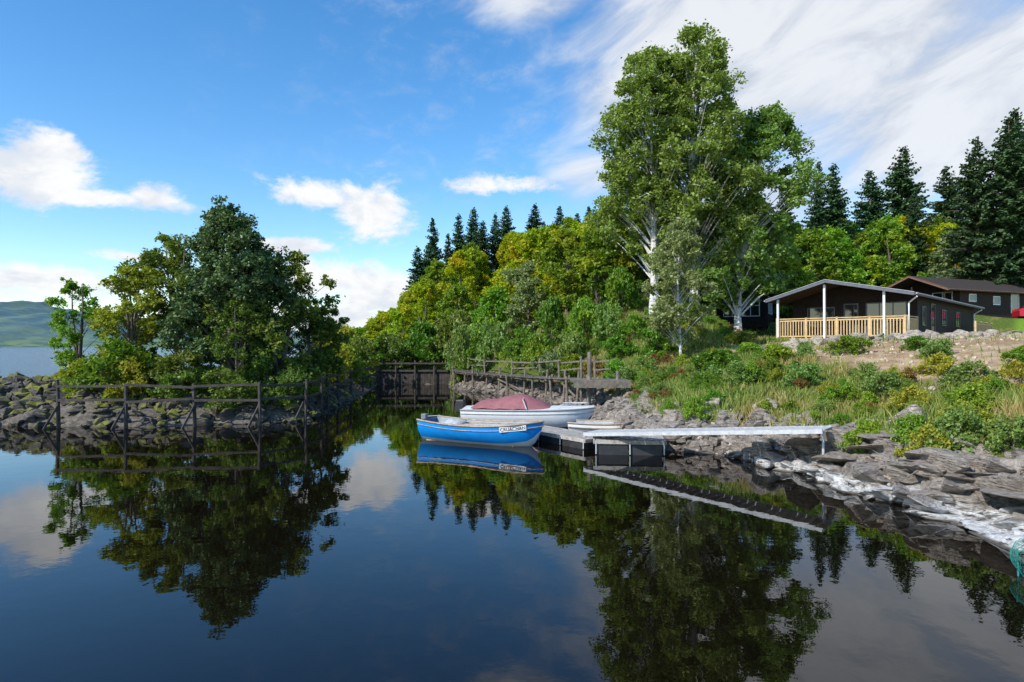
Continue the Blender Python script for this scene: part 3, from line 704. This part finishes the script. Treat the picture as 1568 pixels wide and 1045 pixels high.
greytrim = simple('grey_trim_mat', (.10,.11,.13), .5, .1, 6)
m_glass, nt, p = newmat('window_glass_mat'); p.inputs['Base Color'].default_value = (.02,.025,.03,1); p.inputs['Roughness'].default_value = .04; p.inputs['IOR'].default_value = 1.7
def window(mb, axis_, pos, a0, a1, z0, z1, out, div=1, fr=.06):
    def bx(u0,u1,w0,w1,d0,d1,mat):
        lo, hi = sorted((pos+out*d0, pos+out*d1))
        if axis_ == 'y': mb.box(lo,hi,u0,u1,w0,w1,mat)
        else: mb.box(u0,u1,lo,hi,w0,w1,mat)
    bx(a0+fr,a1-fr,z0+fr,z1-fr,.005,.02,1)
    bx(a0,a0+fr,z0,z1,.004,.05,0); bx(a1-fr,a1,z0,z1,.004,.05,0); bx(a0+fr,a1-fr,z0,z0+fr,.004,.05,0); bx(a0+fr,a1-fr,z1-fr,z1,.004,.05,0)
    for k in range(1,div):
        u = a0+(a1-a0)*k/div; bx(u-fr*.4,u+fr*.4,z0+fr,z1-fr,.006,.045,0)
def lodge(name, C, th, L, W, fl, ev, ap, au, porch, wallmat, trim, gutter):
    root = empty(name, (C[0],C[1],0), th); mb = MB()
    for x, ev2 in ((porch,0),(L,0)):
        mb.add([(x,0,fl-.5),(x,W,fl-.5),(x,W,ev),(x,au,ap-.02),(x,0,ev)], [(0,1,2,3,4)])
    mb.add([(porch,0,fl-.5),(L,0,fl-.5),(L,0,ev),(porch,0,ev)], [(0,1,2,3)])
    mb.add([(porch,W,fl-.5),(L,W,fl-.5),(L,W,ev),(porch,W,ev)], [(3,2,1,0)])
    mb.obj('walls', [wallmat], root)
    mb = MB(); x0, x1 = -.5, L+.35; o = .5
    for ye, yo in ((0,-o),(W,W+o)):
        sl = (ap-ev)/(au-ye); zo = ev+(yo-ye)*sl+.02; za = ap+.02
        T = .14
        v = [(x0,yo,zo),(x1,yo,zo),(x1,au,za),(x0,au,za),(x0,yo,zo+T),(x1,yo,zo+T),(x1,au,za+T),(x0,au,za+T)]
        mb.add(v, [(0,1,2,3),(7,6,5,4),(0,4,5,1),(1,5,6,2),(3,7,4,0)], 0)
        for xf in (x0-.035, x1+.005):
            mb.beam((xf+.015,yo,zo+.05),(xf+.015,au,za+.05),.03,.16,1)
            mb.beam((xf-.005,yo,zo+.145),(xf-.005,au,za+.145),.05,.03,2)
        yf = yo-.02 if yo < 0 else yo+.02
        mb.beam((x0,yf,zo+.06),(x1,yf,zo+.06),.03,.14,1)
        yg = yo-.09 if yo < 0 else yo+.09
        mb.tube([(x0,yg,zo+.08),(x1,yg,zo+.08)], .045, 8, 2)
    mb.obj('roof', [roofm, trim, gutter], root)
    return root
C = (20.8,34.5); th = math.atan2(.714,.70); FL = 3.46
root = lodge('timber_lodge', C, th, 18, 6.8, FL, 5.76, 6.6, 3.9, 2.3, clad, greytrim, simple('light_grey_trim_mat', (.34,.36,.40), .5, .1, 6))
mb = MB()
window(mb,'y',2.3,.5,2.6,FL+.05,FL+2.05,-1,3); window(mb,'y',2.3,3.0,3.8,FL+.05,FL+2.05,-1,1); window(mb,'y',2.3,4.3,5.9,FL+.7,FL+1.9,-1,2)
window(mb,'x',0,3.2,4.0,FL+.7,FL+1.8,-1,1); window(mb,'x',0,5.2,6.2,FL+.02,FL+2.05,-1,1); window(mb,'x',0,8,9.2,FL+.8,FL+1.8,-1,2); window(mb,'x',0,12,13.2,FL+.8,FL+1.8,-1,2)
mb.obj('windows', [greytrim, m_glass], root)
mb = MB()
for k, x in enumerate(np.arange(-.1,2.28,.14)): mb.box(x,x+.13,-.05,6.85,FL-.04,FL)
mb.box(-.15,-.11,-.05,6.85,FL-.3,FL-.01); mb.box(-.1,2.28,-.1,-.06,FL-.3,FL-.01); mb.box(-.1,2.28,6.86,6.9,FL-.3,FL-.01)
for y in (.1,2.2,4.4,6.6): mb.box(0,.12,y,y+.12,FL-.9,FL-.05)
mb.box(-.05,17,-1.3,-.25,FL-.12,FL-.06)
mb.obj('deck', [pinew], root)
mb = MB()
def railing(mb, p0, p1, z, h=1.15):
    p0 = np.array([*p0,z]); p1 = np.array([*p1,z]); L = np.linalg.norm(p1-p0); d=(p1-p0)/L
    mb.beam(p0+[0,0,h], p1+[0,0,h], .1,.05); mb.beam(p0+[0,0,.12], p1+[0,0,.12],.05,.07); mb.beam(p0+[0,0,h-.12], p1+[0,0,h-.12],.05,.07)
    for q in np.arange(.06, L, .155): mb.box(*(lambda c:(c[0]-.026,c[0]+.026,c[1]-.026,c[1]+.026,z+.155,z+h-.155))(p0+d*q))
    for q in np.arange(0, L+.01, L/max(1,round(L/1.7))):
        c = p0+d*q; mb.box(c[0]-.05,c[0]+.05,c[1]-.05,c[1]+.05,z-.25,z+h+.05)
railing(mb,(-.06,0.05),(-.06,6.8),FL); railing(mb,(.1,0.0),(2.2,0.0),FL); railing(mb,(.1,6.82),(2.2,6.82),FL)
railing(mb,(11,-1.25),(16.8,-1.25),FL-.05)
mb.obj('railing', [pinew], root)
mb = MB()
for y in (1.0,4.05,6.7):
    zt = 5.76+.78*(y/3.9 if y < 3.9 else (6.8-y)/2.9); mb.box(-.24,-.12,y-.055,y+.055,FL-.1,zt)
mb.tube([(-.35,-.58,5.6),(.1,-.1,5.3),(.1,-.1,FL-.2)], .045, 8)
mb.tube([(17.6,-.58,5.6),(17.6,-.1,5.3),(17.6,-.1,FL-.2)], .045, 8)
mb.obj('posts', [white], root)

brtrim = simple('brown_trim_mat',(.17,.10,.065),.7,.2,6)
root = lodge('timber_lodge', (37.2,56), math.atan2(.40,.917), 17, 6, 5.95, 7.95, 9.15, 3.0, 1.8, clad2, brtrim, brtrim)
mb = MB(); window(mb,'x',0,3.0,4.0,6.9,7.6,-1,1,.1); window(mb,'x',0,6.4,7.4,6.7,7.5,-1,1,.1); window(mb,'x',0,9,10.2,6.0,7.8,-1,1,.1); window(mb,'y',1.8,.6,2.4,6,7.8,-1,2,.08); window(mb,'y',1.8,3.2,5,6.7,7.8,-1,2,.08)
mb.obj('windows', [white, m_glass], root)
mb = MB(); railing(mb,(-.1,0),(-.1,6),5.95); mb.box(-.1,1.75,0,6,5.85,5.92); 
for y in (.1,3,5.9): mb.box(-.15,-.05,y-.05,y+.05,5.6,8.3 if y==3 else 7.9)
mb.obj('porch', [clad2], root)
root = lodge('timber_cabin', (18.5,47.5), math.radians(62), 4, 3.6, 4.9, 7.0, 7.9, 1.8, .3, clad, wood_dk, wood_dk)
mb = MB(); window(mb,'y',.3,.5,3.1,5.2,6.8,-1,4,.06); mb.box(.24,.29,.5,3.1,5.97,6.03); window(mb,'x',0,1,3,5.4,6.7,-1,3,.06); mb.obj('windows',[white,m_glass],root)
# ------------------------------------------------------------------ car
red = simple('red_car_paint_mat', (.42,.012,.02), .22, .03, 2)
cx_, cy_ = 41.6, 54.0
root = empty('parked_car', (cx_, cy_, h1(cx_,cy_)), math.radians(-20))
def prof_body(mb, pts, w_lo, w_hi, zlo, zhi, mat):
    V=[]; 
    for x,z in pts:
        w = np.interp(z,[zlo,zhi],[w_lo,w_hi])
        V += [(x,-w,z),(x,w,z)]
    n=len(pts); 
    for k in range(n-1): mb.add([V[2*k],V[2*k+1],V[2*k+3],V[2*k+2]], [(0,1,2,3)], mat)
    mb.add([V[2*k] for k in range(n)], [list(range(n))], mat); mb.add([V[2*k+1] for k in range(n)], [list(range(n))[::-1]], mat)
mb = MB(); prof_body(mb, [(0,.3),(0,.75),(.15,.95),(3.35,.97),(4.0,.85),(4.15,.6),(4.15,.3)], .87,.80,.3,.97,0)
prof_body(mb, [(.35,.95),(1.0,1.42),(1.7,1.48),(2.5,1.42),(3.3,.96)], .78,.62,.95,1.48,0)
mb.obj('body', [red], root)
mb = MB()
for sg in (-1,1):
    def sp(x,z): return (x, sg*(np.interp(z,[.95,1.48],[.78,.62])+.006), z)
    mb.add([sp(.65,1.0),sp(1.65,1.0),sp(1.65,1.4),sp(1.1,1.38)],[(0,1,2,3)]); mb.add([sp(1.75,1.0),sp(3.05,1.0),sp(2.5,1.37),sp(1.75,1.4)],[(0,1,2,3)])
mb.add([(.40,-.66,1.02),(.40,.66,1.02),(.88,.57,1.36),(.88,-.57,1.36)],[(0,1,2,3)]); mb.add([(3.27,-.66,1.02),(3.27,.66,1.02),(2.62,.57,1.38),(2.62,-.57,1.38)],[(0,1,2,3)])
mb.obj('windows', [m_glass], root)
mb = MB()
for x in (.75,3.35):
    for sg in (-1,1): mb.tube([(x,sg*.68,.32),(x,sg*.89,.32)], .32, 20, 0); mb.tube([(x,sg*.88,.32),(x,sg*.9,.32)], .19, 14, 1)
for sg in (-1,1): mb.box(-.02,.05,sg*.62-.12,sg*.62+.12,.7,.88,2); mb.box(4.1,4.17,sg*.6-.14,sg*.6+.14,.6,.72,1)
mb.obj('wheels_and_lamps', [dark, alu, simple('tail_lamp_mat',(.5,.02,.02),.3)], root)

# ------------------------------------------------------------------ green net on near right bank
mb = MB()
gn = simple('net_mat', (.015,.20,.16), .7, .15, 4); U = 12
base = np.array([6.80,8.45,-.06])
def npnt(a,b): return base+np.array([(a-.5)*.42+.05*math.sin(b*7), .25*math.sin(a*5)+.1*b, .06+b*.42-.12*math.cos(a*4)])
for k in range(U):
    for q in range(U):
        a, b = k/U, q/U
        mb.beam(npnt(a,b), npnt(a+1/U,b+1/U), .005,.005); mb.beam(npnt(a+1/U,b), npnt(a,b+1/U), .005,.005)
mb.tube([npnt(0,0)+[0,.05,-.6], npnt(.0,1)+[0,.05,.05]], .012, 6); mb.tube([npnt(1,0)+[0,.05,-.6], npnt(1,1)+[0,.05,.05]], .012, 6)
mb.obj('fishing_net', [gn])

# ------------------------------------------------------------------ world
w = bpy.data.worlds.new('World'); sc.world = w; w.use_nodes = True; nt = NT(w.node_tree)
sunv = Vector((-.72,-.56,.72)).normalized()
el = math.asin(sunv.z); rot = math.atan2(sunv.x, sunv.y)
sky = nt.new('ShaderNodeTexSky', sky_type='NISHITA'); sky.sun_disc = False; sky.sun_elevation = el; sky.sun_rotation = rot
sky.air_density = 1.0; sky.dust_density = .3; sky.ozone_density = 2.0; sky.altitude = 0
tc = nt.new('ShaderNodeTexCoord').outputs['Generated']; S = nt.sep(tc)
az = nt.m('ARCTAN2', S[0], S[1]); ele = nt.m('ARCSINE', S[2])
def blobs(lst):
    tot = None
    for a, e, wa, we, amp in lst:
        u = nt.m('DIVIDE', nt.m('SUBTRACT', az, a), wa); v = nt.m('DIVIDE', nt.m('SUBTRACT', ele, e), we)
        r = nt.m('MULTIPLY_ADD', u, u, nt.m('MULTIPLY', v, v))
        g_ = nt.m('MULTIPLY', nt.m('EXPONENT', nt.m('MULTIPLY', r, -1.0)), amp)
        tot = g_ if tot is None else nt.m('MAXIMUM', tot, g_)
    return tot
cum = blobs([(-.66,.21,.12,.04,1.1),(-.62,.24,.055,.026,1.0),(-.56,.19,.11,.016,.95),(-.505,.198,.04,.02,1.0),(-.28,.222,.10,.026,1.0),(-.21,.195,.07,.055,1.0),
  (-.02,.242,.085,.018,1.0),(-.27,.10,.13,.034,1.05),(-.20,.08,.08,.045,1.1),(-.34,.145,.09,.015,.92),(-.64,.08,.15,.024,1.05),(-.52,.118,.08,.010,.85),(-.25,.04,.3,.03,.95)])
cv = nt.comb(az, nt.m('MULTIPLY', ele, 1.7), 0.0)
nz = nt.noise(cv, 14, 8, .68, .3)
dens = nt.ss(nt.m('MULTIPLY_ADD', nt.m('SUBTRACT', nz, .5), 1.8, cum), .34, .86)
haze = blobs([(.42,.42,.36,.18,1.2),(.62,.30,.30,.18,1.1),(.17,.36,.12,.10,.85),(.12,.25,.10,.06,.75),(.04,.49,.15,.05,.75),(.5,.65,.6,.22,1.0),(.32,.20,.3,.10,.95)])
rot_ = nt.comb(nt.m('ADD', nt.m('MULTIPLY', az, .8), nt.m('MULTIPLY', ele, .9)), nt.m('SUBTRACT', nt.m('MULTIPLY', ele, 2.4), nt.m('MULTIPLY', az, 1.0)), .3)
nh = nt.noise(rot_, 5.0, 7, .6, .4)
hz = nt.ss(nt.m('MULTIPLY_ADD', nt.m('SUBTRACT', nh, .5), 1.35, haze), .18, 1.0)
hz = nt.m('MULTIPLY', hz, .95)
wisp = nt.m('MULTIPLY', nt.ss(nz, .46, .8), nt.ss(az, -.6, .1, 0., .35))
hs = nt.new('ShaderNodeHueSaturation'); nt.l.new(sky.outputs[0], hs.inputs['Color']); hs.inputs['Saturation'].default_value = 1.33; hs.inputs['Value'].default_value = 1.5
hcol = nt.mix(nt.ss(nh, .36, .62), (4.0,4.35,4.95), (5.8,5.95,6.2))
c = nt.mix(nt.m('MAXIMUM', hz, wisp), hs.outputs[0], hcol)
ccol = nt.mix(nt.ss(nt.noise(nt.comb(az, nt.m('MULTIPLY_ADD', ele, 1.7, .035), 0.0), 13, 4, .6, .3), .42, .66), (6.6,6.65,6.7), (5.1,5.45,6.0))
c = nt.mix(dens, c, ccol)
bg = nt.n['Background']; nt.l.new(c, bg.inputs['Color']); bg.inputs['Strength'].default_value = .15

sl = bpy.data.lights.new('sun', 'SUN'); sl.energy = 5.0; sl.angle = math.radians(.5); sl.color = (1,.95,.86)
so = bpy.data.objects.new('sun', sl); COL.objects.link(so); so.rotation_euler = sunv.to_track_quat('Z','Y').to_euler()

cam = bpy.data.cameras.new('camera'); co = bpy.data.objects.new('camera', cam); COL.objects.link(co)
cam.lens = 23; cam.sensor_width = 36; cam.clip_end = 12000; cam.clip_start = .1
co.location = (0,0,3); co.rotation_euler = (math.radians(90.46),0,0); sc.camera = co
sc.view_settings.view_transform = 'Standard'; sc.view_settings.look = 'None'; sc.view_settings.exposure = 0
